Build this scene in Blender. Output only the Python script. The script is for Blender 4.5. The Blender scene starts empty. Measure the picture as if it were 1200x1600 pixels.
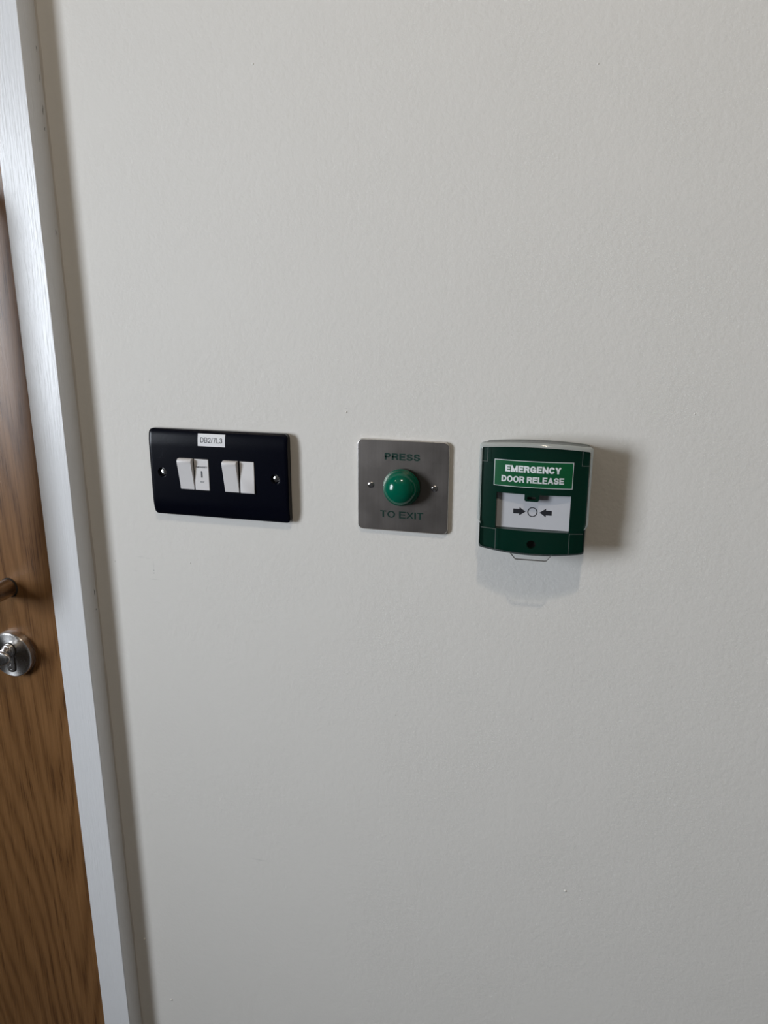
import bpy, bmesh, math, random
from mathutils import Vector, Matrix

random.seed(4)
S = bpy.context.scene
COL = S.collection
Z0 = 1.15            # height of the exit button's centre above the floor
MM = 0.001

# ------------------------------------------------------------------ camera
cam_d = bpy.data.cameras.new('camera')
cam = bpy.data.objects.new('camera', cam_d); COL.objects.link(cam)
YAW, PITCH, ROLL, FPX = 0.25774, 0.26891, 0.00106, 1197.5
fw = Vector((-math.sin(YAW)*math.cos(PITCH), math.cos(YAW)*math.cos(PITCH), -math.sin(PITCH)))
rt = Vector((math.cos(YAW), math.sin(YAW), 0)); up = rt.cross(fw)
r2 = rt*math.cos(ROLL) + up*math.sin(ROLL); u2 = -rt*math.sin(ROLL) + up*math.cos(ROLL)
cam.matrix_world = Matrix(((r2.x, u2.x, -fw.x, 0.15923), (r2.y, u2.y, -fw.y, -0.6741),
                           (r2.z, u2.z, -fw.z, Z0+0.16569), (0, 0, 0, 1)))
cam_d.sensor_fit = 'HORIZONTAL'; cam_d.sensor_width = 36.0
cam_d.lens = FPX/1200*36.0
cam_d.clip_start = 0.01
S.camera = cam

# ------------------------------------------------------------------ world, lights, exposure
w = bpy.data.worlds.new('overcast_sky'); S.world = w; w.use_nodes = True
w.node_tree.nodes['Background'].inputs[0].default_value = (0.72, 0.84, 1.0, 1)
w.node_tree.nodes['Background'].inputs[1].default_value = 0.7

WIN_Y0, WIN_Y1, WIN_Z0, WIN_Z1 = -1.92, -0.97, 0.92, 1.84
LEFT, RIGHT, FRONT, CEIL = -1.50, 2.30, -3.40, 2.60
ld = bpy.data.lights.new('daylight', 'AREA'); ld.shape = 'RECTANGLE'
ld.size = WIN_Z1-WIN_Z0-0.08; ld.size_y = WIN_Y1-WIN_Y0-0.08; ld.energy = 54.5; ld.color = (0.865, 0.915, 1.0); ld.spread = math.radians(150)
lo = bpy.data.objects.new('daylight', ld); COL.objects.link(lo)
lo.location = (LEFT-0.16, (WIN_Y0+WIN_Y1)/2, (WIN_Z0+WIN_Z1)/2)
lo.rotation_euler = (0, math.radians(-90), 0)

S.view_settings.view_transform = 'Standard'; S.view_settings.look = 'None'
S.view_settings.exposure = 0.0; S.view_settings.gamma = 1.0
S.view_settings.use_curve_mapping = False

# ------------------------------------------------------------------ node helpers
def new_mat(name):
    m = bpy.data.materials.new(name); m.use_nodes = True
    return m, m.node_tree.nodes, m.node_tree.links, m.node_tree.nodes['Principled BSDF']

def pbr(name, col, rough=0.5, metal=0.0, coat=0.0, bump=None, spec=0.5, var=0.0, vscale=(1, 1, 1), vs=20):
    """procedural principled material: optional noise variation of colour and bump"""
    m, N, L, p = new_mat(name)
    p.inputs['Base Color'].default_value = (*col, 1)
    p.inputs['Roughness'].default_value = rough; p.inputs['Metallic'].default_value = metal
    p.inputs['Coat Weight'].default_value = coat; p.inputs['Specular IOR Level'].default_value = spec
    tc = N.new('ShaderNodeTexCoord')
    if var:
        mp = N.new('ShaderNodeMapping'); mp.inputs['Scale'].default_value = vscale
        nz = N.new('ShaderNodeTexNoise'); nz.inputs['Scale'].default_value = vs; nz.inputs['Detail'].default_value = 6
        mx = N.new('ShaderNodeMix'); mx.data_type = 'RGBA'
        mx.inputs[6].default_value = (*[c*(1-var) for c in col], 1); mx.inputs[7].default_value = (*[min(1, c*(1+var)) for c in col], 1)
        L.new(tc.outputs['Object'], mp.inputs[0]); L.new(mp.outputs[0], nz.inputs[0])
        L.new(nz.outputs[0], mx.inputs[0]); L.new(mx.outputs[2], p.inputs['Base Color'])
    if bump:
        sc, dist, stren = bump
        nb = N.new('ShaderNodeTexNoise'); nb.inputs['Scale'].default_value = sc; nb.inputs['Detail'].default_value = 3
        b = N.new('ShaderNodeBump'); b.inputs['Distance'].default_value = dist; b.inputs['Strength'].default_value = stren
        L.new(tc.outputs['Object'], nb.inputs[0]); L.new(nb.outputs[0], b.inputs['Height']); L.new(b.outputs[0], p.inputs['Normal'])
    return m

def wall_material(name, col, stipple=True):
    m, N, L, p = new_mat(name)
    p.inputs['Roughness'].default_value = 0.62; p.inputs['Specular IOR Level'].default_value = 0.3
    tc = N.new('ShaderNodeTexCoord')
    # slow mottling of the paint
    n1 = N.new('ShaderNodeTexNoise'); n1.inputs['Scale'].default_value = 9; n1.inputs['Detail'].default_value = 4
    mx = N.new('ShaderNodeMix'); mx.data_type = 'RGBA'
    mx.inputs[6].default_value = (*[c*0.985 for c in col], 1); mx.inputs[7].default_value = (*[c*1.015 for c in col], 1)
    L.new(tc.outputs['Object'], n1.inputs[0]); L.new(n1.outputs[0], mx.inputs[0])
    last = mx.outputs[2]
    # faint scuffs and specks: (x, z, half width, half height, darkness)
    sx = N.new('ShaderNodeSeparateXYZ'); L.new(tc.outputs['Object'], sx.inputs[0])
    def math_n(op, a, b=None):
        n = N.new('ShaderNodeMath'); n.operation = op
        for i, v in enumerate((a, b)):
            if v is None: continue
            if isinstance(v, (int, float)): n.inputs[i].default_value = v
            else: L.new(v, n.inputs[i])
        return n.outputs[0]
    spots = [(-.2830, -.0942, .0035, .0004, .16), (-.2745, -.0950, .0022, .0004, .14), (-.2688, -.1080, .0006, .0006, .5),
             (-.2688, -.1110, .0006, .0006, .42), (-.2700, -.1180, .0045, .0004, .16), (-.2686, -.1020, .0004, .0040, .14),
             (-.2900, -.1105, .0014, .0007, .12), (-.3143, -.1019, .0006, .0008, .35), (-.1644, -.4470, .0075, .0008, .14),
             (-.2560, .0900, .0007, .0007, .3), (-.0545, .0700, .0015, .0006, .14), (-.0200, .0020, .0002, .0002, 0),
             (.0070, -.1310, .0050, .0003, .12)]
    if stipple:
        for (a, b, hw_, hh, k) in spots:
            if not k: continue
            dx = math_n('DIVIDE', math_n('SUBTRACT', sx.outputs[0], a), hw_)
            dz = math_n('DIVIDE', math_n('SUBTRACT', sx.outputs[2], Z0+b), hh)
            d2 = math_n('ADD', math_n('MULTIPLY', dx, dx), math_n('MULTIPLY', dz, dz))
            f = math_n('MULTIPLY', math_n('POWER', 2.718, math_n('MULTIPLY', d2, -1.0)), k)
            m2 = N.new('ShaderNodeMix'); m2.data_type = 'RGBA'; m2.inputs[7].default_value = (0.12, 0.12, 0.12, 1)
            L.new(f, m2.inputs[0]); L.new(last, m2.inputs[6]); last = m2.outputs[2]
    L.new(last, p.inputs['Base Color'])
    # roller stipple
    n2 = N.new('ShaderNodeTexNoise'); n2.inputs['Scale'].default_value = 330; n2.inputs['Detail'].default_value = 2
    n3 = N.new('ShaderNodeTexNoise'); n3.inputs['Scale'].default_value = 150; n3.inputs['Detail'].default_value = 2
    L.new(tc.outputs['Object'], n2.inputs[0]); L.new(tc.outputs['Object'], n3.inputs[0])
    h = math_n('ADD', math_n('MULTIPLY', n2.outputs[0], 0.6), math_n('MULTIPLY', n3.outputs[0], 0.9))
    b = N.new('ShaderNodeBump'); b.inputs['Distance'].default_value = 0.0007; b.inputs['Strength'].default_value = 0.42
    L.new(h, b.inputs['Height']); L.new(b.outputs[0], p.inputs['Normal'])
    return m

def trim_material():
    m, N, L, p = new_mat('white_satin_paint')
    p.inputs['Base Color'].default_value = (0.80, 0.805, 0.815, 1)
    p.inputs['Roughness'].default_value = 0.29; p.inputs['Specular IOR Level'].default_value = 0.45
    tc = N.new('ShaderNodeTexCoord'); mp = N.new('ShaderNodeMapping'); mp.inputs['Scale'].default_value = (560, 500, 40)
    nz = N.new('ShaderNodeTexNoise'); nz.inputs['Scale'].default_value = 1; nz.inputs['Detail'].default_value = 3
    b = N.new('ShaderNodeBump'); b.inputs['Distance'].default_value = 0.0005; b.inputs['Strength'].default_value = 0.6
    L.new(tc.outputs['Object'], mp.inputs[0]); L.new(mp.outputs[0], nz.inputs[0]); L.new(nz.outputs[0], b.inputs['Height'])
    L.new(b.outputs[0], p.inputs['Normal'])
    return m

def wood_material():
    m, N, L, p = new_mat('oak_veneer')
    p.inputs['Roughness'].default_value = 0.33; p.inputs['Specular IOR Level'].default_value = 0.33
    tc = N.new('ShaderNodeTexCoord'); sx = N.new('ShaderNodeSeparateXYZ'); L.new(tc.outputs['Object'], sx.inputs[0])
    def mt(op, a, b=None, c=None):
        n = N.new('ShaderNodeMath'); n.operation = op
        for i, v in enumerate((a, b, c)):
            if v is None: continue
            if isinstance(v, (int, float)): n.inputs[i].default_value = v
            else: L.new(v, n.inputs[i])
        return n.outputs[0]
    def noise(scale, detail=3, s=1.0, rough=0.5):
        mp = N.new('ShaderNodeMapping'); mp.inputs['Scale'].default_value = scale
        n = N.new('ShaderNodeTexNoise'); n.inputs['Scale'].default_value = s; n.inputs['Detail'].default_value = detail
        n.inputs['Roughness'].default_value = rough
        L.new(tc.outputs['Object'], mp.inputs[0]); L.new(mp.outputs[0], n.inputs[0]); return n.outputs[0]
    # cathedral figure: nested downward V curves about a vertical axis
    dx = mt('SUBTRACT', sx.outputs[0], -0.402)
    ax = mt('SQRT', mt('ADD', mt('MULTIPLY', dx, dx), 0.00016))
    v = mt('SUBTRACT', mt('MULTIPLY', ax, 105.0), mt('MULTIPLY', sx.outputs[2], 15.0))
    v = mt('ADD', v, mt('MULTIPLY', noise((16, 1, 2.2), 3), 7.5))
    rings = mt('MULTIPLY', mt('ADD', mt('SINE', mt('MULTIPLY', v, 3.4)), 1.0), 0.5)
    rings = mt('POWER', rings, 1.7)
    fine = noise((420, 1, 9), 6, rough=0.7)
    pores = mt('MULTIPLY', mt('GREATER_THAN', noise((800, 1, 11), 3), 0.57), 0.55)
    broad = noise((26, 1, 1.6), 3)
    f = mt('ADD', mt('MULTIPLY', rings, 0.24), mt('MULTIPLY', fine, 0.95))
    f = mt('ADD', f, mt('MULTIPLY', broad, 0.35))
    f = mt('SUBTRACT', f, 0.33)
    cr = N.new('ShaderNodeValToRGB'); L.new(f, cr.inputs[0])
    e = cr.color_ramp.elements
    e[0].position = 0.12; e[0].color = (0.255, 0.128, 0.050, 1)
    e[1].position = 0.85; e[1].color = (0.088, 0.036, 0.012, 1)
    k = e.new(0.50); k.color = (0.175, 0.083, 0.030, 1)
    mx = N.new('ShaderNodeMix'); mx.data_type = 'RGBA'; mx.inputs[7].default_value = (0.055, 0.023, 0.009, 1)
    L.new(mt('MULTIPLY', pores, mt('ADD', rings, 0.25)), mx.inputs[0]); L.new(cr.outputs[0], mx.inputs[6])
    L.new(mx.outputs[2], p.inputs['Base Color'])
    b = N.new('ShaderNodeBump'); b.inputs['Distance'].default_value = 0.0003; b.inputs['Strength'].default_value = 0.35
    b.invert = True
    L.new(mt('ADD', fine, pores), b.inputs['Height']); L.new(b.outputs[0], p.inputs['Normal'])
    return m

def steel_material(name, col, rough, scale, var=0.12, aniso=0.0, smudge=False):
    m, N, L, p = new_mat(name)
    p.inputs['Metallic'].default_value = 1.0
    tc = N.new('ShaderNodeTexCoord'); mp = N.new('ShaderNodeMapping'); mp.inputs['Scale'].default_value = scale
    nz = N.new('ShaderNodeTexNoise'); nz.inputs['Scale'].default_value = 1; nz.inputs['Detail'].default_value = 4
    L.new(tc.outputs['Object'], mp.inputs[0]); L.new(mp.outputs[0], nz.inputs[0])
    mx = N.new('ShaderNodeMix'); mx.data_type = 'RGBA'
    mx.inputs[6].default_value = (*[c*(1-var) for c in col], 1); mx.inputs[7].default_value = (*[c*(1+var) for c in col], 1)
    L.new(nz.outputs[0], mx.inputs[0]); L.new(mx.outputs[2], p.inputs['Base Color'])
    r = N.new('ShaderNodeMapRange'); r.inputs['To Min'].default_value = rough-0.07; r.inputs['To Max'].default_value = rough+0.07
    if smudge:
        n2 = N.new('ShaderNodeTexNoise'); n2.inputs['Scale'].default_value = 45; n2.inputs['Detail'].default_value = 5
        L.new(tc.outputs['Object'], n2.inputs[0]); L.new(n2.outputs[0], r.inputs['Value'])
    else: L.new(nz.outputs[0], r.inputs['Value'])
    L.new(r.outputs[0], p.inputs['Roughness'])
    b = N.new('ShaderNodeBump'); b.inputs['Distance'].default_value = 0.00004; b.inputs['Strength'].default_value = 0.5
    L.new(nz.outputs[0], b.inputs['Height']); L.new(b.outputs[0], p.inputs['Normal'])
    return m

def clear_material(name, tint=(0.95, 0.97, 0.97), ior=1.49, milky=0.0, gl=1.0):
    """thin clear sheet: fresnel mix of transparent and glossy, optional milky share"""
    m, N, L, p = new_mat(name); N.remove(p)
    out = N['Material Output']
    t = N.new('ShaderNodeBsdfTransparent'); t.inputs[0].default_value = (*tint, 1)
    g = N.new('ShaderNodeBsdfGlossy'); g.inputs['Roughness'].default_value = 0.06; g.inputs[0].default_value = (gl, gl, gl, 1)
    lw = N.new('ShaderNodeLayerWeight'); lw.inputs[0].default_value = 0.5      # facing = 1 - |cos|
    pw = N.new('ShaderNodeMath'); pw.operation = 'POWER'; pw.inputs[1].default_value = 5.0; L.new(lw.outputs['Facing'], pw.inputs[0])
    f0 = ((ior-1)/(ior+1))**2
    f = N.new('ShaderNodeMath'); f.operation = 'MULTIPLY_ADD'; f.inputs[1].default_value = 1-f0; f.inputs[2].default_value = f0
    L.new(pw.outputs[0], f.inputs[0])
    # faint wear so that the sheet is not perfectly even
    tc = N.new('ShaderNodeTexCoord'); nz = N.new('ShaderNodeTexNoise'); nz.inputs['Scale'].default_value = 120
    mr = N.new('ShaderNodeMapRange'); mr.inputs['To Min'].default_value = 0.03; mr.inputs['To Max'].default_value = 0.16
    L.new(tc.outputs['Object'], nz.inputs[0]); L.new(nz.outputs[0], mr.inputs[0]); L.new(mr.outputs[0], g.inputs['Roughness'])
    s = N.new('ShaderNodeMixShader'); L.new(f.outputs[0], s.inputs[0]); L.new(t.outputs[0], s.inputs[1]); L.new(g.outputs[0], s.inputs[2])
    last = s.outputs[0]
    if milky:
        d = N.new('ShaderNodeBsdfDiffuse'); d.inputs[0].default_value = (0.85, 0.86, 0.84, 1)
        tr = N.new('ShaderNodeBsdfTranslucent'); tr.inputs[0].default_value = (0.85, 0.86, 0.84, 1)
        a = N.new('ShaderNodeMixShader'); a.inputs[0].default_value = 0.5
        L.new(d.outputs[0], a.inputs[1]); L.new(tr.outputs[0], a.inputs[2])
        s2 = N.new('ShaderNodeMixShader'); s2.inputs[0].default_value = milky
        L.new(last, s2.inputs[1]); L.new(a.outputs[0], s2.inputs[2]); last = s2.outputs[0]
    L.new(last, out.inputs[0])
    return m

M = {}
M['wall'] = wall_material('off_white_wall_paint', (0.76, 0.735, 0.69))
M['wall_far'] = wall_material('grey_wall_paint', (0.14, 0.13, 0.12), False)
M['wall_side'] = wall_material('darkened_wall_paint', (0.12, 0.105, 0.09), False)  # side walls coloured dark to hold down bounced light
M['ceiling'] = pbr('ceiling_paint', (0.30, 0.27, 0.235), 0.8, bump=(120, 0.0005, 0.3))  # ceiling colour lowered to weaken the room's ambient light
M['floor'] = pbr('dark_carpet', (0.055, 0.055, 0.06), 0.95, var=0.35, vs=300, bump=(500, 0.003, 0.6))
M['trim'] = trim_material()
M['wood'] = wood_material()
M['caulk'] = pbr('caulk', (0.60, 0.57, 0.53), 0.6, bump=(300, 0.0004, 0.5))
M['gap'] = pbr('dark_gap', (0.03, 0.026, 0.022), 0.9, var=0.3, vs=800)
M['satin_steel'] = steel_material('satin_stainless_steel', (0.56, 0.54, 0.52), 0.27, (60, 60, 60))
M['turned_steel'] = steel_material('turned_stainless_steel', (0.74, 0.72, 0.70), 0.27, (60, 60, 60))
_n = M['turned_steel'].node_tree; _t = _n.nodes.new('ShaderNodeTangent'); _t.direction_type = 'RADIAL'; _t.axis = 'Y'
_n.nodes['Principled BSDF'].inputs['Anisotropic'].default_value = 0.85; _n.nodes['Principled BSDF'].inputs['Anisotropic Rotation'].default_value = 0.25
_n.links.new(_t.outputs[0], _n.nodes['Principled BSDF'].inputs['Tangent'])
M['dark_steel'] = steel_material('brushed_bronze_steel', (0.42, 0.36, 0.31), 0.30, (400, 400, 20))
M['plate_steel'] = steel_material('brushed_plate_steel', (0.32, 0.288, 0.265), 0.38, (900, 900, 14), 0.10, smudge=True)
M['edge_steel'] = steel_material('pale_edge_steel', (0.66, 0.63, 0.60), 0.30, (300, 300, 300))  # paler steel, carries the exit plate's painted edge highlight
M['screw'] = steel_material('nickel_screw', (0.72, 0.71, 0.70), 0.18, (500, 500, 500))
M['black'] = pbr('black_gloss_plastic', (0.0016, 0.0022, 0.0060), 0.22, spec=0.22, bump=(700, 0.00002, 0.4), var=0.1)
M['black_matt'] = pbr('black_matt_plastic', (0.003, 0.003, 0.005), 0.6, var=0.1, spec=0.12)
M['rocker'] = pbr('white_plastic', (0.74, 0.72, 0.715), 0.33, var=0.015, vs=40)
M['paper'] = pbr('white_label_paper', (0.80, 0.80, 0.81), 0.5, var=0.015, vs=60)
M['ink'] = pbr('black_ink', (0.012, 0.012, 0.018), 0.55, var=0.1)
M['grey_ink'] = pbr('grey_ink', (0.09, 0.09, 0.10), 0.6, var=0.1)
M['green_ink'] = pbr('green_ink', (0.002, 0.030, 0.020), 0.45, var=0.1)
M['dome'] = pbr('green_dome_plastic', (0.0, 0.105, 0.060), 0.14, var=0.04, spec=0.42)
M['body'] = pbr('dark_green_plastic', (0.0012, 0.024, 0.0145), 0.25, spec=0.3, var=0.08, vs=30, bump=(900, 0.00003, 0.3))
M['sign'] = pbr('green_sign_film', (0.003, 0.105, 0.034), 0.35, var=0.04)
M['sign_bright'] = pbr('bright_sign_print', (0.93, 0.94, 0.95), 0.35, var=0.02)
M['sign_white'] = pbr('white_sign_print', (0.80, 0.81, 0.82), 0.4, var=0.02)
M['panel'] = pbr('white_resettable_element', (0.66, 0.65, 0.68), 0.35, var=0.015, vs=40)
M['gasket'] = pbr('pale_gasket', (0.55, 0.54, 0.52), 0.6, var=0.05)
M['clear'] = clear_material('clear_polycarbonate', (0.965, 0.975, 0.975))
M['clear_skirt'] = clear_material('clear_polycarbonate_skirt', (0.80, 0.86, 0.85), gl=0.5)
M['clear_thick'] = clear_material('clear_polycarbonate_thick', (0.32, 0.36, 0.36))
M['clear_edge'] = clear_material('clear_polycarbonate_edge', (0.80, 0.84, 0.83), 2.0, milky=0.55)  # milky share and high ior imitate bright reflections along the cover edge
M['clear_line'] = clear_material('clear_moulded_line', (0.86, 0.90, 0.89), 1.6, milky=0.16)
M['pane'] = clear_material('window_glass', (0.98, 0.99, 0.99), 1.45)

# ------------------------------------------------------------------ mesh helpers
def finish(name, bm, mat, parent=None, smooth=40, bevel=0, seg=3, loc=None):
    bmesh.ops.recalc_face_normals(bm, faces=bm.faces)
    me = bpy.data.meshes.new(name); bm.to_mesh(me); bm.free()
    me.materials.append(mat)
    o = bpy.data.objects.new(name, me); COL.objects.link(o)
    if parent: o.parent = parent
    if loc: o.location = loc
    if bevel:
        b = o.modifiers.new('bevel', 'BEVEL'); b.width = bevel; b.segments = seg; b.limit_method = 'ANGLE'
        b.angle_limit = math.radians(38); b.harden_normals = False
    if smooth:
        for p in me.polygons: p.use_smooth = True
        sharp_by_angle(me, smooth if not bevel else 60)
    return o

def sharp_by_angle(me, deg):
    bm = bmesh.new(); bm.from_mesh(me)
    for e in bm.edges:
        if len(e.link_faces) == 2 and e.calc_face_angle(0) > math.radians(deg): e.smooth = False
    bm.to_mesh(me); bm.free()

def box(bm, x0, x1, y0, y1, z0, z1):
    v = [bm.verts.new(p) for p in ((x0, y0, z0), (x1, y0, z0), (x1, y1, z0), (x0, y1, z0), (x0, y0, z1), (x1, y0, z1), (x1, y1, z1), (x0, y1, z1))]
    for f in ((0, 1, 2, 3), (4, 7, 6, 5), (0, 4, 5, 1), (1, 5, 6, 2), (2, 6, 7, 3), (3, 7, 4, 0)): bm.faces.new([v[i] for i in f])

def boxes(*bs):
    bm = bmesh.new()
    for b in bs: box(bm, *b)
    return bm

def revolve(profile, cx=0, cz=0, n=64, axis='y'):
    """profile: (radius, y) pairs, revolved about the y axis through (cx, cz)"""
    bm = bmesh.new(); rings = []
    for r, y in profile:
        if r < 1e-7: rings.append([bm.verts.new((cx, y, cz))])
        else: rings.append([bm.verts.new((cx+r*math.cos(2*math.pi*i/n), y, cz+r*math.sin(2*math.pi*i/n))) for i in range(n)])
    for a, b in zip(rings, rings[1:]):
        if len(a) == 1 and len(b) == 1: continue
        for i in range(n):
            j = (i+1) % n
            if len(a) == 1: bm.faces.new((a[0], b[i], b[j]))
            elif len(b) == 1: bm.faces.new((a[i], b[0], a[j]))
            else: bm.faces.new((a[i], b[i], b[j], a[j]))
    for rg in (rings[0], rings[-1]):
        if len(rg) > 1: bm.faces.new(rg)
    return bm

def rrect(wd, ht, r, n=8, cx=0, cz=0):
    pts = []
    for sx, sz, a0 in ((1, 1, 0), (-1, 1, 90), (-1, -1, 180), (1, -1, 270)):
        for i in range(n+1):
            a = math.radians(a0+90*i/n)
            pts.append((cx+sx*(wd/2-r)+r*math.cos(a), cz+sz*(ht/2-r)+r*math.sin(a)))
    return pts

def prism(pts, y0, y1):
    """closed outline in x,z extruded from y0 to y1"""
    bm = bmesh.new()
    a = [bm.verts.new((x, y0, z)) for x, z in pts]; b = [bm.verts.new((x, y1, z)) for x, z in pts]
    n = len(pts)
    for i in range(n): bm.faces.new((a[i], a[(i+1) % n], b[(i+1) % n], b[i]))
    bm.faces.new(a); bm.faces.new(b)
    return bm

def cut(o, cutter_bm):
    """boolean difference, applied at once; the cutter is removed"""
    bmesh.ops.recalc_face_normals(cutter_bm, faces=cutter_bm.faces)
    cm = bpy.data.meshes.new('cutter'); cutter_bm.to_mesh(cm); cutter_bm.free()
    c = bpy.data.objects.new('cutter', cm); COL.objects.link(c)
    if o.parent: c.parent = o.parent
    m = o.modifiers.new('cut', 'BOOLEAN'); m.operation = 'DIFFERENCE'; m.object = c; m.solver = 'EXACT'
    others = [x for x in o.modifiers if x.type != 'BOOLEAN']
    for x in others: x.show_viewport = False
    bpy.context.view_layer.update()
    dg = bpy.context.evaluated_depsgraph_get()
    me = bpy.data.meshes.new_from_object(o.evaluated_get(dg))
    o.modifiers.remove(m)
    for x in others: x.show_viewport = True
    o.data = me
    bpy.data.objects.remove(c); bpy.data.meshes.remove(cm)
    for p in me.polygons: p.use_smooth = True
    sharp_by_angle(me, 40)

def arc(cx, cy, rx, ry, a0, a1, n=16):
    return [(cx+rx*math.cos(math.radians(a0+(a1-a0)*i/n)), cy+ry*math.sin(math.radians(a0+(a1-a0)*i/n))) for i in range(n+1)]

# sans-serif capitals: relative width, strokes as centre lines in a unit box
GLYPH = {
 'E': (.66, [[(1, 1), (0, 1), (0, 0), (1, 0)], [(0, .52), (.88, .52)]]),
 'L': (.60, [[(0, 1), (0, 0), (1, 0)]]),
 'T': (.62, [[(0, 1), (1, 1)], [(.5, 1), (.5, 0)]]),
 'I': (.0, [[(.5, 1), (.5, 0)]]),
 'X': (.68, [[(0, 1), (1, 0)], [(1, 1), (0, 0)]]),
 'N': (.74, [[(0, 0), (0, 1)], [(0, 1), (1, 0)], [(1, 0), (1, 1)]]),
 'M': (.88, [[(0, 0), (0, 1)], [(0, 1), (.5, .04)], [(.5, .04), (1, 1)], [(1, 1), (1, 0)]]),
 'Y': (.70, [[(0, 1), (.5, .44)], [(1, 1), (.5, .44)], [(.5, .5), (.5, 0)]]),
 'A': (.76, [[(0, 0), (.5, 1)], [(1, 0), (.5, 1)], [(.18, .27), (.82, .27)]]),
 'O': (.80, [arc(.5, .5, .5, .5, 90, 450, 36)]),
 'C': (.74, [arc(.5, .5, .5, .5, 42, 318, 28)]),
 'G': (.78, [arc(.5, .5, .5, .5, 42, 330, 30)+[(1, .14), (1, .45), (.60, .45)]]),
 'D': (.73, [[(0, 0), (0, 1), (.45, 1)]+arc(.45, .5, .55, .5, 90, -90, 18)+[(0, 0)]]),
 'P': (.66, [[(0, 0), (0, 1), (.55, 1)]+arc(.62, .735, .38, .265, 90, -90, 14)+[(0, .47)]]),
 'R': (.71, [[(0, 0), (0, 1), (.55, 1)]+arc(.64, .745, .36, .255, 90, -90, 14)+[(0, .49)], [(.58, .47), (.90, .30), (.97, 0)]]),
 'B': (.68, [[(0, 0), (0, 1), (.55, 1)]+arc(.60, .765, .34, .235, 90, -90, 12)+[(0, .53)], [(.55, .53)]+arc(.62, .265, .38, .265, 90, -90, 12)+[(0, 0)]]),
 'S': (.67, [arc(.5, .75, .47, .25, 18, 180, 12)+[(.08, .62), (.25, .545), (.5, .50), (.78, .44), (.95, .36)]+arc(.5, .26, .5, .26, 0, -165, 14)]),
 '2': (.57, [arc(.5, .71, .48, .29, 170, -20, 14)+[(.80, .42), (.30, .18), (0, 0), (1, 0)]]),
 '3': (.57, [arc(.48, .75, .44, .25, 165, -80, 14)+[(.40, .52)], [(.40, .52)]+arc(.5, .255, .5, .265, 85, -165, 16)]),
 '7': (.55, [[(0, 1), (1, 1)], [(1, 1), (.62, .55), (.36, 0)]]),
 '/': (.30, [[(0, 0), (1, 1)]]),
}
def lettering(name, text, wd, ht, cx, cz, depth_fn, mat, parent, stroke=0.15, thick=0.00012, gap=0.10):
    """words as raised strokes of even weight, fitted to a box of wd by ht"""
    items = []; x = 0
    for ch in text:
        if ch == ' ': x += .30; continue
        gw, st = GLYPH[ch]; gw = max(gw, stroke)
        items.append((x, gw, st)); x += gw+gap
    total = x-gap; bm = bmesh.new(); hs = stroke/2; lift = [0.0]
    def put(u, v, top):
        px = cx+(u/total-.5)*wd; pz = cz+(min(1, max(0, v))-.5)*ht
        return bm.verts.new((px, -depth_fn(px, pz)-(thick+lift[0] if top else -0.00005), pz))
    for ox, gw, st in items:
        for li, line in enumerate(st):
            lift[0] = 0.000025*li
            P = [Vector((ox+hs+u*(gw-stroke), hs+v*(1-stroke))) for u, v in line]
            Q = [P[0]]
            for p in P[1:]:
                if (p-Q[-1]).length > 1e-4: Q.append(p)
            P = Q; closed = (P[0]-P[-1]).length < 1e-3 and len(P) > 8 and abs(line[0][0]-.5) < .01
            if not closed:
                P[0] = P[0]-(P[1]-P[0]).normalized()*hs; P[-1] = P[-1]+(P[-1]-P[-2]).normalized()*hs
            Lf, Rt = [], []
            n = len(P)
            for i, p in enumerate(P):
                if closed: d0 = (P[i]-P[i-1 if i else n-2]).normalized(); d1 = (P[(i+1) if i < n-1 else 1]-P[i]).normalized()
                else: d0 = (P[i]-P[max(i-1, 0)]) if i else P[1]-P[0]; d1 = (P[min(i+1, n-1)]-P[i]) if i < n-1 else d0; d0 = d0.normalized(); d1 = d1.normalized()
                t = (d0+d1); t = t.normalized() if t.length > 1e-4 else d1
                k = hs/max(.45, t.dot(d1)); nv = Vector((-t.y, t.x))*k
                Lf.append(p+nv); Rt.append(p-nv)
            F = [(put(a.x, a.y, 1), put(b.x, b.y, 1)) for a, b in zip(Lf, Rt)]
            G = [(put(a.x, a.y, 0), put(b.x, b.y, 0)) for a, b in zip(Lf, Rt)]
            for i in range(n-1):
                bm.faces.new((F[i][0], F[i][1], F[i+1][1], F[i+1][0]))
                bm.faces.new((F[i][0], F[i+1][0], G[i+1][0], G[i][0])); bm.faces.new((F[i][1], G[i][1], G[i+1][1], F[i+1][1]))
            bm.faces.new((F[0][0], G[0][0], G[0][1], F[0][1])); bm.faces.new((F[-1][0], F[-1][1], G[-1][1], G[-1][0]))
    return finish(name, bm, mat, parent, smooth=0)

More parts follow.
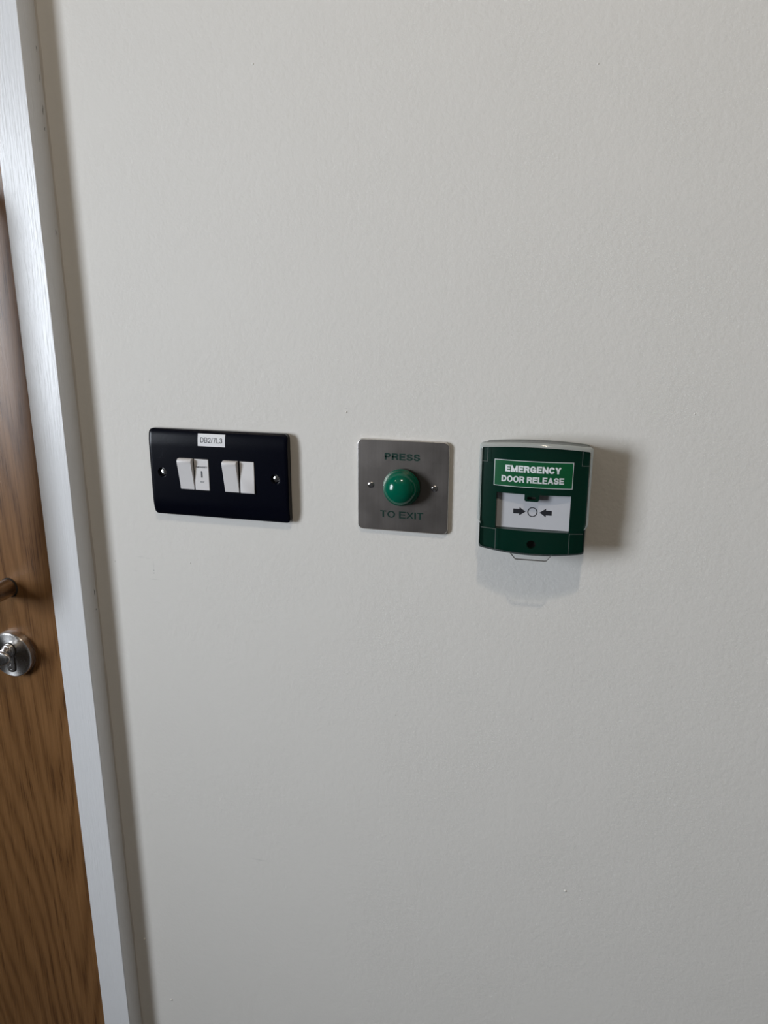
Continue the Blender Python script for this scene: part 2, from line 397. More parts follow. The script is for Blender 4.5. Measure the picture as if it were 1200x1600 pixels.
def sheet(name, x0, x1, z0, z1, depth_fn, thick, mat, parent, nx=24, nz=8):
    """thin sheet that follows a curved face"""
    bm = bmesh.new(); F = []; B = []
    for j in range(nz+1):
        z = z0+(z1-z0)*j/nz
        F.append([bm.verts.new((x, -depth_fn(x, z)-thick, z)) for x in [x0+(x1-x0)*i/nx for i in range(nx+1)]])
        B.append([bm.verts.new((x, -depth_fn(x, z)+0.0002, z)) for x in [x0+(x1-x0)*i/nx for i in range(nx+1)]])
    for j in range(nz):
        for i in range(nx):
            bm.faces.new((F[j][i], F[j][i+1], F[j+1][i+1], F[j+1][i])); bm.faces.new((B[j][i], B[j+1][i], B[j+1][i+1], B[j][i+1]))
    for i in range(nx):
        bm.faces.new((F[0][i], B[0][i], B[0][i+1], F[0][i+1])); bm.faces.new((F[nz][i], F[nz][i+1], B[nz][i+1], B[nz][i]))
    for j in range(nz):
        bm.faces.new((F[j][0], F[j+1][0], B[j+1][0], B[j][0])); bm.faces.new((F[j][nx], B[j][nx], B[j+1][nx], F[j+1][nx]))
    return finish(name, bm, mat, parent, smooth=40)

def column_solid(xs, ztop, zbot, depth, rows, y_back):
    """solid whose front follows depth(x, z) between two edge curves; back at y_back"""
    bm = bmesh.new(); cols = []; back = []
    for x in xs:
        t, b = ztop(x), zbot(x)
        c = [(x, b+(t-b)*(0.5+0.5*s)) for s in rows]
        cols.append([bm.verts.new((px, -depth(px, pz), pz)) for px, pz in c])
        back.append([bm.verts.new((px, y_back, pz)) for px, pz in c])
    n, m = len(xs), len(rows)
    for i in range(n-1):
        for j in range(m-1):
            bm.faces.new((cols[i][j], cols[i+1][j], cols[i+1][j+1], cols[i][j+1]))
            bm.faces.new((back[i][j], back[i][j+1], back[i+1][j+1], back[i+1][j]))
        bm.faces.new((cols[i][0], back[i][0], back[i+1][0], cols[i+1][0]))
        bm.faces.new((cols[i][-1], cols[i+1][-1], back[i+1][-1], back[i][-1]))
    for j in range(m-1):
        bm.faces.new((cols[0][j], cols[0][j+1], back[0][j+1], back[0][j]))
        bm.faces.new((cols[-1][j], back[-1][j], back[-1][j+1], cols[-1][j+1]))
    return bm

def thing(name, label, cat, loc):
    o = bpy.data.objects.new(name, None); COL.objects.link(o); o.empty_display_size = 0.02
    o.location = loc; o['label'] = label; o['category'] = cat
    return o

def struct(o, label=None):
    o['kind'] = 'structure'
    if label: o['label'] = label
    return o

def corner_xs(hw, r, n_side=8, n_mid=30):
    xs = [-hw + r*(1-math.cos(math.pi/2*i/n_side)) for i in range(n_side+1)]
    xs += [-hw+r + (2*hw-2*r)*i/n_mid for i in range(1, n_mid)]
    xs += [-x for x in xs[:n_side+1][::-1]]
    return xs

def corner_drop(x, hw, r):
    d = abs(x)-(hw-r)
    return 0 if d <= 0 else r-math.sqrt(max(0, r*r-d*d))

# ------------------------------------------------------------------ the room
FR_R, FR_L, FR_Y = -0.3408, -0.3782, -0.0245          # right door post: outer, inner edge, front face
DW = 0.90                                              # doorway width
D_L = FR_L-DW                                          # left inner edge
HEAD = 2.06
bm = boxes((FR_R, RIGHT+.1, 0, .14, 0, CEIL), (LEFT-.1, D_L-(FR_R-FR_L), 0, .14, 0, CEIL),
           (D_L-(FR_R-FR_L), FR_R, 0, .14, HEAD+.037, CEIL))
def nib(bm, x, z, r, h):
    """a small paint nib on the wall face"""
    rings = []
    for k in range(4):
        a = math.pi/2*k/3; rr = r*math.cos(a); y = 0.0002-h*math.sin(a)
        rings.append([bm.verts.new((x+rr*math.cos(t*math.pi/5), y, Z0+z+rr*math.sin(t*math.pi/5))) for t in range(10)] if k < 3 else [bm.verts.new((x, y, Z0+z))])
    for a, b in zip(rings, rings[1:]):
        for i in range(10):
            j = (i+1) % 10
            if len(b) == 1: bm.faces.new((a[i], b[0], a[j]))
            else: bm.faces.new((a[i], b[i], b[j], a[j]))
for (x, z, r, h) in ((-.3247, -.5971, .0017, .0016), (-.2946, -.6834, .0015, .0014), (.1723, -.4122, .0014, .0011), (-.0062, -.2388, .0008, .0006),
                     (.1885, -.4195, .0009, .0005), (-.1338, .3589, .0012, .0006), (.15, -.420, .0007, .0004), (-.0545, .0665, .0008, .0009),
                     (-.2255, -.0960, .0005, .0008), (.2460, .0760, .0010, .0005), (.1500, .3400, .0010, .0005), (.1280, -.2230, .0008, .0005)):
    nib(bm, x, z, r, h)
struct(finish('wall_back', bm, M['wall'], smooth=0), 'off-white painted wall carrying the three wall plates')
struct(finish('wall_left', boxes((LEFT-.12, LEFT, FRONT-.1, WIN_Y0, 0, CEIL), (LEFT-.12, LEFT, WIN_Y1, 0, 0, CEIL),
       (LEFT-.12, LEFT, WIN_Y0, WIN_Y1, 0, WIN_Z0), (LEFT-.12, LEFT, WIN_Y0, WIN_Y1, WIN_Z1, CEIL)), M['wall_side'], smooth=0), 'darkened wall with the window')
struct(finish('wall_right', boxes((RIGHT, RIGHT+.12, FRONT-.1, 0, 0, CEIL)), M['wall_side'], smooth=0), 'darkened wall on the right')
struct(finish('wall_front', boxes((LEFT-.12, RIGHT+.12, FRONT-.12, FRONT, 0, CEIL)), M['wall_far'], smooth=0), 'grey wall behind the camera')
struct(finish('floor', boxes((LEFT-.12, RIGHT+.12, FRONT-.12, .14, -.05, 0)), M['floor'], smooth=0), 'dark carpet floor')
struct(finish('ceiling', boxes((LEFT-.12, RIGHT+.12, FRONT-.12, .14, CEIL, CEIL+.1)), M['ceiling'], smooth=0), 'ceiling darkened to keep bounced light low')
struct(finish('baseboard_back', boxes((FR_R, RIGHT, -.015, 0, 0, .1)), M['trim'], bevel=.003), 'white skirting board')

# window in the left wall (daylight comes through here)
wf = struct(finish('window_1', boxes((LEFT-.09, LEFT-.02, WIN_Y0, WIN_Y0+.04, WIN_Z0, WIN_Z1), (LEFT-.09, LEFT-.02, WIN_Y1-.04, WIN_Y1, WIN_Z0, WIN_Z1),
        (LEFT-.09, LEFT-.02, WIN_Y0+.04, WIN_Y1-.04, WIN_Z0, WIN_Z0+.04), (LEFT-.09, LEFT-.02, WIN_Y0+.04, WIN_Y1-.04, WIN_Z1-.04, WIN_Z1)), M['trim'], smooth=0), 'white framed window')
finish('window_pane', boxes((LEFT-.058, LEFT-.052, WIN_Y0+.04, WIN_Y1-.04, WIN_Z0+.04, WIN_Z1-.04)), M['pane'], wf, smooth=0)

# door frame posts and head
t1 = struct(finish('trim_1', boxes((FR_L, FR_R, FR_Y, .13, 0, HEAD+.037)), M['trim'], bevel=.0009, seg=2), 'white painted door frame post beside the wall plates')
struct(finish('trim_2', boxes((D_L-.0374, D_L, FR_Y, .13, 0, HEAD+.037)), M['trim'], bevel=.0009, seg=2), 'white painted door frame post on the hinge side')
struct(finish('trim_3', boxes((D_L, FR_L, FR_Y, .13, HEAD, HEAD+.037)), M['trim'], bevel=.0009, seg=2), 'white painted door frame head')
finish('door_stop', boxes((FR_L-.014, FR_L, .030, .060, 0, HEAD)), M['trim'], t1, smooth=0)
# caulk bead in the corner between post and wall, slightly wavy, with small splits
bm = bmesh.new(); prev = None
for i in range(260):
    z = 0.11+(HEAD-0.13)*i/259
    a = .0016+.0005*math.sin(z*37)+.0004*math.sin(z*91+1)+random.uniform(-.00012, .00012)
    b = .0015+.0005*math.sin(z*29+2)+.0003*math.sin(z*113)
    ring = [bm.verts.new((FR_R-.0003, .0003, z)), bm.verts.new((FR_R+a, .0002, z)), bm.verts.new((FR_R+a*.35, -b*.35, z)), bm.verts.new((FR_R-.0002, -b, z))]
    if prev:
        for k in range(4): bm.faces.new((prev[k], prev[(k+1) % 4], ring[(k+1) % 4], ring[k]))
    prev = ring
finish('caulk_bead', bm, M['caulk'], t1, smooth=50)
for (z, h, yy) in ((.384, .0045, .0048), (.360, .0060, .0046), (.334, .0085, .0048), (.318, .0030, .0050), (.228, .0055, .0050), (-.138, .0070, .0045), (-.158, .0020, .0045)):
    bm = bmesh.new(); n = 9; vs = []
    for s in (-1, 1):
        for i in range(n):
            f = i/(n-1); zz = Z0+z+h*(f-.5)*1.0
            wv = .0004*math.sin(f*4+z*50)
            hw = .00034*math.sin(math.pi*min(max(f, .06), .94))
            idx = f if s < 0 else 1-f
            zz = Z0+z+h*(idx-.5); wv = .0004*math.sin(idx*4+z*50); hw = .00034*math.sin(math.pi*min(max(idx, .06), .94))
            vs.append((-yy+wv+s*hw, zz))
    lo_ = [bm.verts.new((FR_R-.0004, y, zz)) for y, zz in vs]; hi_ = [bm.verts.new((FR_R+.00008, y, zz)) for y, zz in vs]
    m_ = len(vs)
    for i in range(m_): bm.faces.new((lo_[i], lo_[(i+1) % m_], hi_[(i+1) % m_], hi_[i]))
    bm.faces.new(hi_); bm.faces.new(lo_)
    c = finish('caulk_split', bm, M['gap'], t1, smooth=0); c['label'] = 'dark split in the paint'

# ------------------------------------------------------------------ the door with its furniture
DY = -0.019
door = struct(finish('door_1', boxes((D_L+.003, FR_L-.0028, DY, DY+.044, .006, HEAD-.003)), M['wood'], bevel=.0012, seg=2), 'oak veneered door with steel furniture')
# D-shaped pull handle: two posts standing off the door and a vertical grip
ph = bpy.data.objects.new('pull_handle', None); COL.objects.link(ph); ph.parent = door; ph['label'] = 'round bar steel pull handle'
PX, PZ, PR = -0.4368, Z0-.1365, .0102
def tube(pts, r, n=28):
    bm = bmesh.new(); prev = None; ref = Vector((1, 0, 0))
    for i, p in enumerate(pts):
        p = Vector(p); t = (Vector(pts[min(i+1, len(pts)-1)])-Vector(pts[max(i-1, 0)])).normalized()
        b = t.cross(ref).normalized()
        ring = [bm.verts.new(p + r*(math.cos(2*math.pi*k/n)*ref + math.sin(2*math.pi*k/n)*b)) for k in range(n)]
        if prev:
            for k in range(n): bm.faces.new((prev[k], prev[(k+1) % n], ring[(k+1) % n], ring[k]))
        else: bm.faces.new(ring)
        prev = ring
    bm.faces.new(prev)
    return bm
pts = [(PX, DY-.001, PZ), (PX, DY-.030, PZ)]
for i in range(0, 13):
    a = math.pi/2*i/12; pts.append((PX, DY-.043-.022*math.sin(a), PZ+.022-.022*math.cos(a)))
GR = .40
for i in range(0, 13):
    a = math.pi/2*i/12; pts.append((PX, DY-.043-.022*math.cos(a), PZ+GR-.022+.022*math.sin(a)))
pts += [(PX, DY-.030, PZ+GR), (PX, DY-.001, PZ+GR)]
finish('grip_bar', tube(pts, PR), M['dark_steel'], ph)
for zz in (PZ, PZ+GR):
    finish('base_ring', revolve([(PR+.0008, DY), (PR+.0008, DY-.0010), (PR+.0002, DY-.0013), (PR-.001, DY-.0016)], PX, zz, 40), M['gap'], ph)
# thumbturn lock
LX, LZ, LR = -0.4400, Z0-.2140, .0262
lk = bpy.data.objects.new('thumbturn_lock', None); COL.objects.link(lk); lk.parent = door; lk['label'] = 'round satin steel escutcheon with thumbturn'
LF = DY-.0090
finish('escutcheon', revolve([(LR, LF-LF+.0090), (LR, .0016), (LR-.0005, .0006), (LR-.0014, 0), (.0122, .0004), (0, .0004)], 0, 0, 96), M['turned_steel'], lk, smooth=25, loc=(LX, LF, LZ))
# euro cylinder: round plug above a rounded tail
cyl = []
for i in range(25):
    a = math.radians(-52+284*i/24); cyl.append((LX+.0078*math.cos(a), LZ+.0068+.0078*math.sin(a)))
for i in range(13):
    a = math.radians(180+180*i/12); cyl.append((LX+.0048*math.cos(a), LZ-.0150+.0048*math.sin(a)))
cy = finish('cylinder_surround', prism([(LX+(x-LX)*1.10, LZ-.003+(z-LZ+.003)*1.035) for x, z in cyl], LF+.002, LF-.0002), M['gap'], lk, smooth=30)
cb = finish('lock_cylinder', prism(cyl, LF+.002, LF-.0016), M['satin_steel'], lk, bevel=.0004, seg=2)
for dz, rr in ((-.0085, .0024), (-.0145, .0028)):       # the small stamped rings on the cylinder tail
    bm = bmesh.new()
    n = 28; A = []
    for q in range(4):
        rad = rr-(.0006 if q in (1, 2) else 0); yy = LF-.0014-(.0004 if q in (0, 1) else 0)
        A.append([bm.verts.new((LX+rad*math.cos(2*math.pi*i/n), yy, LZ+dz+rad*math.sin(2*math.pi*i/n))) for i in range(n)])
    for q in range(4):
        for i in range(n): bm.faces.new((A[q][i], A[q][(i+1) % n], A[(q+1) % 4][(i+1) % n], A[(q+1) % 4][i]))
    # rings are stamps of one cylinder: small raised outline
    finish('stamped_ring', bm, M['edge_steel'], lk, smooth=40)
# turn: plug, neck and a flat oval paddle reaching out towards the room
finish('turn_plug', revolve([(.0074, LF), (.0074, LF-.0036), (.0070, LF-.0044), (.0062, LF-.0048), (0, LF-.0050)], LX, LZ+.0068, 40), M['satin_steel'], lk)
bm = bmesh.new(); prev = None; n = 24
prof = [(-.003, .0060, .0060), (-.006, .0058, .0052), (-.0085, .0050, .0042), (-.011, .0064, .0042), (-.014, .0115, .0056), (-.0175, .0165, .0076), (-.0198, .0182, .0088), (-.0212, .0184, .0092), (-.0224, .0178, .0086), (-.0228, .0162, .0072)]
for (yy, hx, hz) in prof:
    # paddle plane is tilted about the spindle
    th = math.radians(4)
    ring = []
    for k in range(n):
        a = 2*math.pi*k/n; ex, ez = hx*math.cos(a), hz*math.sin(a)
        ring.append(bm.verts.new((LX+ex*math.cos(th)-ez*math.sin(th), LF+yy, LZ+.0068+ex*math.sin(th)+ez*math.cos(th))))
    if prev:
        for k in range(n): bm.faces.new((prev[k], prev[(k+1) % n], ring[(k+1) % n], ring[k]))
    else: bm.faces.new(ring)
    prev = ring
bm.faces.new(prev)
finish('thumbturn', bm, M['satin_steel'], lk, smooth=60)
finish('grub_screw_hole', revolve([(.0009, LF-.003), (.0009, LF-.0051), (0, LF-.0051)], LX+.0035, LZ+.0112, 20), M['gap'], lk)

# ------------------------------------------------------------------ screws
def screw(parent, x, z, y, r, ang, mat, name='screw', dome=.0009, slot=.0009):
    prof = [(r, y+.001), (r, y)] + [(r*math.cos(math.pi/2*i/6), y-dome*math.sin(math.pi/2*i/6)) for i in range(1, 6)] + [(0, y-dome)]
    o = finish(name, revolve(prof, x, z, 36), mat, parent, smooth=30)
    c, s = math.cos(ang), math.sin(ang); h = slot/2; L_ = r*1.2
    q = [(x+L_*c-h*s, z+L_*s+h*c), (x-L_*c-h*s, z-L_*s+h*c), (x-L_*c+h*s, z-L_*s-h*c), (x+L_*c+h*s, z+L_*s-h*c)]
    cut(o, prism(q, y-.003, y-dome+.0008))
    return o

# ------------------------------------------------------------------ double light switch
SWX, SWZ = -0.1836, Z0+.0010
sw = thing('light_switch', 'black double light switch plate with white rockers, left of the steel plate', 'light switch', (SWX, 0, SWZ))
HW, HH, RC = .0733, .0436, .0045
PD = .0098
def sw_depth(x, z):
    t = max(0, (abs(z)-.0265)/(HH-.0265)); t = min(t, 1)
    e = max(0, (abs(x)-.0705)/(HW-.0705)); e = min(e, 1)
    return .0020 + (PD-.0020) - .0050*(1-math.sqrt(max(0, 1-(t*.96)**2))) - .0010*e*e
rows = [-1, -.985, -.96, -.92, -.87, -.81, -.74, -.67, -.6, -.3, 0, .3, .6, .67, .74, .81, .87, .92, .96, .985, 1]
zt = lambda x: HH-corner_drop(x, HW, RC)
bm = column_solid(corner_xs(HW, RC), zt, lambda x: -zt(x), sw_depth, rows, -.0016)
plate = finish('switch_plate', bm, M['black'], sw, smooth=35, bevel=.0009, seg=3)
for sx in (-1, 1):
    cut(plate, revolve([(.0052, -.02), (.0052, -.0101), (.0040, -.0086), (.0040, -.0055), (0, -.0055)], sx*.0603, 0, 40))
finish('back_gasket', prism(rrect(.1435, .0845, .004), 0, -.0018), M['black_matt'], sw, smooth=30)
screw(sw, -.0603, 0, -.0072, .0034, math.radians(12), M['screw'], dome=.0011)
screw(sw, .0603, 0, -.0072, .0034, math.radians(75), M['screw'], dome=.0011)
for x0, x1 in ((-.0411, -.0088), (.0068, .0393)):
    finish('module_frame', prism(rrect(x1-x0, .0328, .0006, 3, (x0+x1)/2, 0), -.006, -PD-.0002), M['black_matt'], sw, smooth=30)
def rocker(x0, x1, prof, name):
    """side profile (z, y) swept across x"""
    bm = bmesh.new()
    a = [bm.verts.new((x0, y, z)) for z, y in prof]; b = [bm.verts.new((x1, y, z)) for z, y in prof]
    n = len(prof)
    for i in range(n): bm.faces.new((a[i], a[(i+1) % n], b[(i+1) % n], b[i]))
    bm.faces.new(a); bm.faces.new(b)
    return finish(name, bm, M['rocker'], sw, smooth=25, bevel=.00045, seg=2)
def up_prof(tz=.0158, bz=-.0155, out=.0052):
    p = [(bz, -.006), (bz, -PD-.0005)]
    for i in range(1, 9):                                 # slightly hollow front face
        f = i/8; p.append((bz+(tz-.0022-bz)*f, -PD-.0005-out*(f**1.12)))
    p += [(tz-.0008, -PD-out*.86), (tz, -PD-out*.55), (tz, -.006)]
    return p
rocker(-.0407, -.0254, up_prof(), 'rocker')
ks = rocker(-.0246, -.0091, [(-.0155, -.006), (-.0155, -PD-.0006), (.0156, -PD-.0006), (.0156, -.006)], 'key_switch')
ks['label'] = 'flat white key switch insert with small lettering'
rocker(.0072, .0224, up_prof(), 'rocker')
rocker(.0240, .0389, [(.0156, -.006), (.0156, -PD-.0005), (0, -PD-.0008), (-.0148, -PD-.0017), (-.0157, -PD-.0010), (-.0157, -.006)], 'rocker')
kd = lambda x, z: PD+.0006
lettering('emergency_lettering', 'EMERGENCY', .0122, .0016, -.01655, .0078, kd, M['grey_ink'], ks, .17)
lettering('test_lettering', 'TEST', .0044, .0014, -.0166, -.0072, kd, M['grey_ink'], ks, .15)
finish('key_slot', prism(rrect(.0015, .0065, .0003, 3, -.0168, .0006), -PD, -PD-.0008), M['grey_ink'], ks, smooth=30)
lb = sheet('circuit_label', -.0194, .0095, .0286, .0406, sw_depth, .00018, M['paper'], sw, 6, 10)
lb['label'] = 'white printed circuit label'
lettering('circuit_lettering', 'DB2/7L3', .0232, .0050, -.0049, .0346, lambda x, z: sw_depth(x, z)+.00018, M['ink'], lb, .125, gap=.13)

# ------------------------------------------------------------------ exit button
ex = thing('exit_button', 'square brushed steel plate with a green dome button, between switch and call point', 'push button', (0, 0, Z0))
finish('wall_gasket', prism(rrect(.0838, .0838, .0045), 0, -.0011), M['gasket'], ex, smooth=30)
fp = finish('face_plate', prism(rrect(.0862, .0862, .0052), -.0009, -.0036), M['plate_steel'], ex, smooth=30, bevel=.0007, seg=3)
bm = bmesh.new(); R_ = []
for k in range(9):                                        # edge highlight put into paler steel round the plate
    a = math.pi/2*k/8; ins = .0007*(1-math.cos(a)); yy = -.0026-.00115*math.sin(a)
    R_.append([bm.verts.new((x, yy, z)) for x, z in rrect(.0866-2*ins, .0866-2*ins, .0054-ins)])
R_.append([bm.verts.new((x, -.0010, z)) for x, z in rrect(.0846, .0846, .0044)])
R_.append([bm.verts.new((x, -.0010, z)) for x, z in rrect(.0866, .0866, .0054)])
n = len(R_[0])
for q in range(len(R_)):
    a, b = R_[q], R_[(q+1) % len(R_)]
    for i in range(n): bm.faces.new((a[i], a[(i+1) % n], b[(i+1) % n], b[i]))
rim = finish('plate_rim', bm, M['edge_steel'], ex, smooth=50); rim['label'] = 'rounded plate edge, its highlight made of paler steel'
ed = lambda x, z: .0036
lettering('press_lettering', 'PRESS', .0333, .0063, -.0003, .0279, ed, M['green_ink'], ex, .205)
lettering('exit_lettering', 'TO EXIT', .0412, .0066, -.0006, -.0271, ed, M['green_ink'], ex, .16)
screw(ex, -.03015, 0, -.0034, .0033, math.radians(8), M['screw'], dome=.0012)
screw(ex, .03015, 0, -.0034, .0033, math.radians(-50), M['screw'], dome=.0012)
bt = bpy.data.objects.new('push_button', None); COL.objects.link(bt); bt.parent = ex; bt['label'] = 'shiny green mushroom button'
finish('collar', revolve([(.0150, -.0034), (.0150, -.0048), (.0138, -.0056), (.0138, -.0075)], 0, 0, 64), M['black_matt'], bt)
prof = [(.0130, -.0062), (.0166, -.0062), (.0173, -.0066), (.0175, -.0074), (.0173, -.0083), (.0168, -.0088)]
R0, H0 = .0167, .0150
for i in range(1, 17):
    a = math.pi/2*i/16; prof.append((R0*math.cos(a)**0.94 if i < 16 else 0, -.0088-H0*math.sin(a)))
finish('button_dome', revolve(prof, 0, 0, 96), M['dome'], bt, smooth=50)

# ------------------------------------------------------------------ call point
CX, CZ = .1206, Z0
cp = thing('call_point', 'green emergency door release call point under a clear hinged cover', 'call point', (CX, 0, CZ))
BH = .0447
def arch(x, hw=.047): return 1-min(1, (x/hw)**2)
def cp_depth(x, z=0): return .0275 + .0070*arch(x)
btop = lambda x: .0462 + .0026*arch(x) - corner_drop(x, BH, .003)
bbot = lambda x: -.0420 - .0028*arch(x) + corner_drop(x, BH, .003)
body = finish('housing', column_solid(corner_xs(BH, .003, 6, 36), btop, bbot, cp_depth, [-1, -.9, -.6, -.3, 0, .3, .6, .9, 1], 0), M['body'], cp, smooth=35, bevel=.0011, seg=3)
# recess for the element, with the lug kept at the top centre
WX0, WX1, WZ0, WZ1 = -.0308, .0316, -.0246, .0076
lug = [(-.0068, WZ1)] + [(-.0068+.0018*(1-math.cos(math.radians(90*i/5))), .0034-.0018*math.sin(math.radians(90*i/5))) for i in range(6)] \
    + [(.0054-.0018*(1-math.cos(math.radians(90*i/5))), .0034-.0018*math.sin(math.radians(90*i/5))) for i in range(5, -1, -1)] + [(.0054, WZ1)]
ring = [(WX0, WZ0), (WX1, WZ0), (WX1, WZ1)] + lug[::-1] + [(WX0, WZ1)]
cut(body, prism(ring, -.05, -.0262))
cut(body, prism(rrect(.0076, .0026, .0011, 4, -.0008, .0045), -.05, -.0300))          # key slot in the lug
cut(body, revolve([(.0038, -.05), (.0038, -.0280), (0, -.0280)], .0008, -.0366, 32))    # round hole
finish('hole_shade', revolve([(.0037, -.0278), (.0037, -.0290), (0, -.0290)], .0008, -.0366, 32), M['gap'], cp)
finish('test_key_slot', prism(rrect(.0062, .0014, .0005, 3, -.0008, .0043), -.0295, -.0312), M['gap'], cp, smooth=30)
el = finish('element', boxes((WX0+.0002, WX1-.0002, -.0270, -.0255, WZ0+.0002, WZ1-.0002)), M['panel'], cp, smooth=0)
el['label'] = 'white resettable panel with black arrows'
EY = -.0270
def arrow(tipx, tailx, z):
    s = 1 if tipx > tailx else -1
    nx = tipx-s*.0053
    bm = prism([(tailx, z-.0021), (nx, z-.0021), (nx, z-.0037), (tipx, z), (nx, z+.0037), (nx, z+.0021), (tailx, z+.0021)], EY+.0001, EY-.00015)
    return finish('arrow', bm, M['ink'], el, smooth=0)
arrow(-.0058, -.0163, -.0094); arrow(.0061, .0163, -.0094)
bm = bmesh.new(); n = 48; A = []
for q, (rad, yy) in enumerate(((.0042, EY+.0001), (.0042, EY-.00015), (.0035, EY-.00015), (.0035, EY+.0001))):
    A.append([bm.verts.new((.0000+rad*math.cos(2*math.pi*i/n), yy, -.0094+rad*math.sin(2*math.pi*i/n))) for i in range(n)])
for q in range(4):
    for i in range(n): bm.faces.new((A[q][i], A[q][(i+1) % n], A[(q+1) % 4][(i+1) % n], A[(q+1) % 4][i]))
finish('target_circle', bm, M['ink'], el, smooth=0)
# green sign with thin pale border
sg = sheet('sign_label', -.0336, .0322, .0136, .0364, cp_depth, .00012, M['paper'], cp, 30, 4)
sg['label'] = 'green emergency door release sign with pale border'
sheet('sign_field', -.0331, .0317, .0141, .0359, lambda x, z: cp_depth(x)+.00012, .00006, M['sign'], sg, 30, 4)
sd = lambda x, z: cp_depth(x)+.00018
lettering('sign_lettering', 'EMERGENCY', .0462, .0057, -.0010, .0293, sd, M['sign_bright'], sg, .235, gap=.07)
lettering('sign_lettering', 'DOOR RELEASE', .0520, .0055, -.0010, .0203, sd, M['sign_white'], sg, .22, gap=.07)

# clear hinged cover
cover = bpy.data.objects.new('cover', None); COL.objects.link(cover); cover.parent = cp; cover['label'] = 'clear plastic hinged cover'
def chw(z):
    t = min(1, max(0, (z+.0215)/.004)); t = t*t*(3-2*t)
    return .0453+.0017*t
def ring_at(t, inset, nseg=150):
    """perimeter of the cover in x,z: t runs round the outline; inset moves it inwards"""
    pts = []
    top = lambda x: .0488+.0030*arch(x)-inset*1.5
    bot = lambda x: -.0432-.0030*arch(x)+inset
    n = 34; side = inset*.75
    H = .0470-side; r = .0022
    for i in range(n+1):                                   # top edge, left to right
        x = -(H-r)+2*(H-r)*i/n; pts.append((x, top(x)))
    zt_ = top(H-r)
    for i in range(1, 5):
        a = math.radians(90-90*i/4.5); pts.append((H-r+r*math.cos(a), zt_-r+r*math.sin(a)))
    zs = [zt_-r-(zt_-r+.0400)*i/40 for i in range(1, 41)]
    for z in zs: pts.append((chw(z)-side, z))
    Hb = .0453-side; zb_ = bot(Hb-r)
    for i in range(1, 5):
        a = math.radians(-90*i/4.5); pts.append((Hb-r+r*math.cos(a), zb_+r+r*math.sin(a)))
    for i in range(n+1):
        x = (Hb-r)-2*(Hb-r)*i/n; pts.append((x, bot(x)))
    for i in range(4, 0, -1):
        a = math.radians(180+90*i/4.5); pts.append((-(Hb-r)+r*math.cos(a), zb_+r+r*math.sin(a)))
    for z in zs[::-1]: pts.append((-(chw(z)-side), z))
    for i in range(4, 0, -1):
        a = math.radians(90+90*i/4.5); pts.append((-(H-r)+r*math.cos(a), zt_-r+r*math.sin(a)))
    return pts
CD = lambda x: cp_depth(x)+.0028
def band(levels, sel=None):
    """surface through a chain of (inset, depth offset from the front or absolute depth)"""
    bm = bmesh.new(); R_ = []
    for inset, dy, absd in levels:
        P = ring_at(0, inset)
        R_.append([bm.verts.new((x, (-absd if absd is not None else -(CD(x)-dy)), z)) for x, z in P])
    n = len(R_[0])
    for a, b in zip(R_, R_[1:]):
        for i in range(n):
            j = (i+1) % n
            if sel and not (sel(a[i].co) and sel(a[j].co)): continue
            bm.faces.new((a[i], a[j], b[j], b[i]))
    for v in [v for v in bm.verts if not v.link_faces]: bm.verts.remove(v)
    return bm, R_
upper = lambda c: c.z > -.0215
lower = lambda c: c.z < -.0205
# outer and inner skin of the rounded edge, upper part: milky tone stands in for bright edge reflections
lv = [(0, .0036, None), (0, .0030, None), (.0003, .0015, None), (.0010, .0005, None), (.0021, 0, None),
      (.0023, .0014, None), (.0017, .0022, None), (.0016, .0036, None), (0, .0036, None)]
bm, _ = band(lv, upper)
finish('cover_edge', bm, M['clear_edge'], cover, smooth=50)
bm, _ = band([(.0021, 0, .0055), (.0008, 0, .0150), (0, .0036, None)], upper)
o = finish('cover_skirt', bm, M['clear_skirt'], cover, smooth=40)
bm, _ = band([(0, 0, .0100), (0, .0030, None), (.0004, .0012, None), (.0010, .0003, None), (.0021, 0, None)], lower)
finish('cover_lower_skirt', bm, M['clear_thick'], cover, smooth=40)
# front panel
P = ring_at(0, .0021)
bm = bmesh.new(); vs = [bm.verts.new((x, 0, z)) for x, z in P]; bm.faces.new(vs)
ys = sorted(set(round(-.044+.002*i, 4) for i in range(45)))
for x in ys:
    bmesh.ops.bisect_plane(bm, geom=bm.verts[:]+bm.edges[:]+bm.faces[:], plane_co=(x, 0, 0), plane_no=(1, 0, 0))
for v in bm.verts: v.co.y = -CD(v.co.x)
finish('cover_front', bm, M['clear'], cover, smooth=60)
def ridge(x0, x1, z0, z1):
    sheet('moulded_line', x0, x1, z0, z1, lambda x, z: CD(x), .00035, M['clear_line'], cover, 6, 2)
# moulded pockets in the upper corners, steps near the bottom
for s in (-1, 1):
    a, b = (-.0448, -.0394) if s < 0 else (.0388, .0448)
    ix = b if s < 0 else a
    ridge(ix-.0002, ix+.0002, .0340, .0462); ridge(min(a, b), max(a, b), .0340, .0344)
    jx = s*.0300+.0022*(s > 0)
    ridge(jx-.0002, jx+.0002, -.0440, -.0245)
    ridge(min(jx, s*.0432), max(jx, s*.0432), -.0247, -.0243)
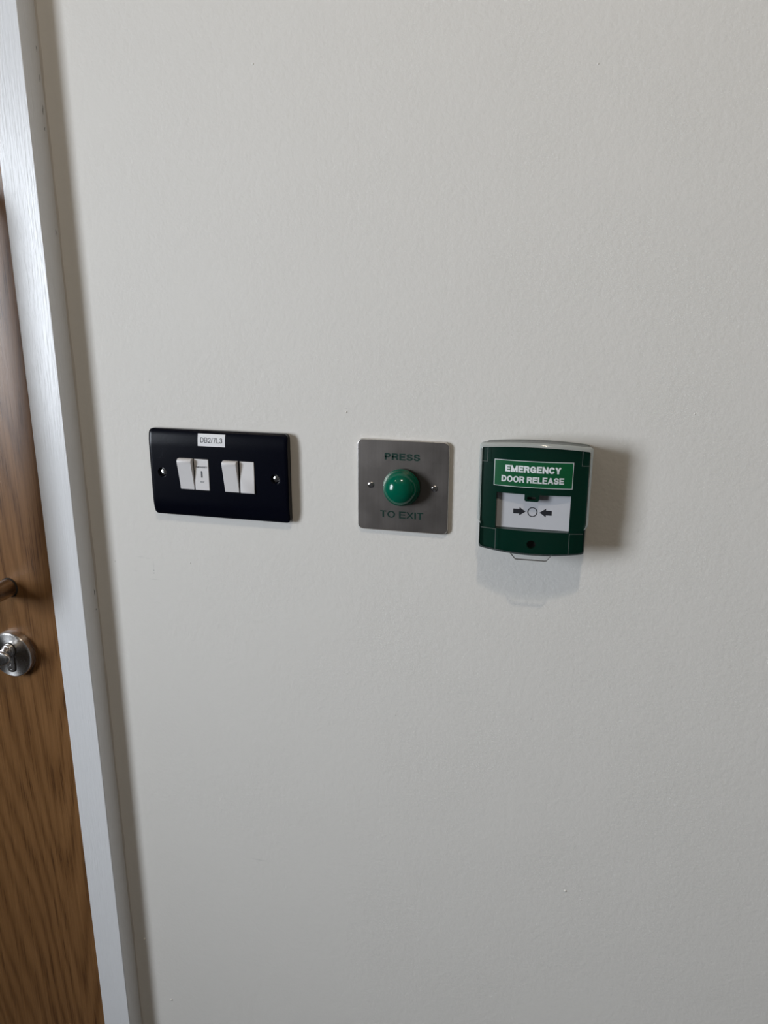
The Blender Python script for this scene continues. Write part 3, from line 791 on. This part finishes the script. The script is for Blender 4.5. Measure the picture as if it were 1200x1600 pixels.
# finger tab at the bottom
tabp = [(-.0166, -.0440), (-.0122, -.0492), (-.0110, -.0496), (.0136, -.0494), (.0148, -.0490), (.0184, -.0440)]
bm = prism(tabp, -.0366, -.0378)
finish('finger_tab', bm, M['clear'], cover, smooth=30, bevel=.0003, seg=2)
tb = []
for i in range(len(tabp)-1):
    (xa, za), (xb, zb) = tabp[i], tabp[i+1]
    d = Vector((xb-xa, zb-za)).normalized(); nrm = Vector((-d.y, d.x))*.00022
    tb.append([(xa+nrm.x, za+nrm.y), (xb+nrm.x, zb+nrm.y), (xb-nrm.x, zb-nrm.y), (xa-nrm.x, za-nrm.y)])
bm = bmesh.new()
for q in tb:
    a = [bm.verts.new((x, -.0363, z)) for x, z in q]; b = [bm.verts.new((x, -.0381, z)) for x, z in q]
    for i in range(4): bm.faces.new((a[i], a[(i+1) % 4], b[(i+1) % 4], b[i]))
    bm.faces.new(a); bm.faces.new(b)
finish('tab_edge', bm, pbr('tab_edge_plastic', (.16, .15, .14), .3, var=.1), cover, smooth=0)

# ------------------------------------------------------------------ ceiling downlights (behind and above the camera)
def downlight(x, y, watts, label):
    t = thing('ceiling_downlight', label, 'downlight', (x, y, CEIL))
    bm = bmesh.new(); n = 40; A = []
    for r, z in ((.060, 0), (.060, -.004), (.056, -.006), (.045, -.006), (.040, 0.0)):
        A.append([bm.verts.new((r*math.cos(2*math.pi*i/n), r*math.sin(2*math.pi*i/n), z)) for i in range(n)])
    for a, b in zip(A, A[1:]):
        for i in range(n): bm.faces.new((a[i], a[(i+1) % n], b[(i+1) % n], b[i]))
    finish('bezel', bm, M['trim'], t, smooth=30)
    l = bpy.data.lights.new('bulb', 'AREA'); l.shape = 'DISK'; l.size = .075; l.energy = watts; l.color = (1.0, 0.86, 0.68)
    o = bpy.data.objects.new('bulb', l); COL.objects.link(o); o.location = (0, 0, -.0065); o.parent = t
downlight(.225, -1.02, 7.6, 'round ceiling downlight nearest the call point')
downlight(-.95, -1.15, 1, 'round ceiling downlight nearest the window')
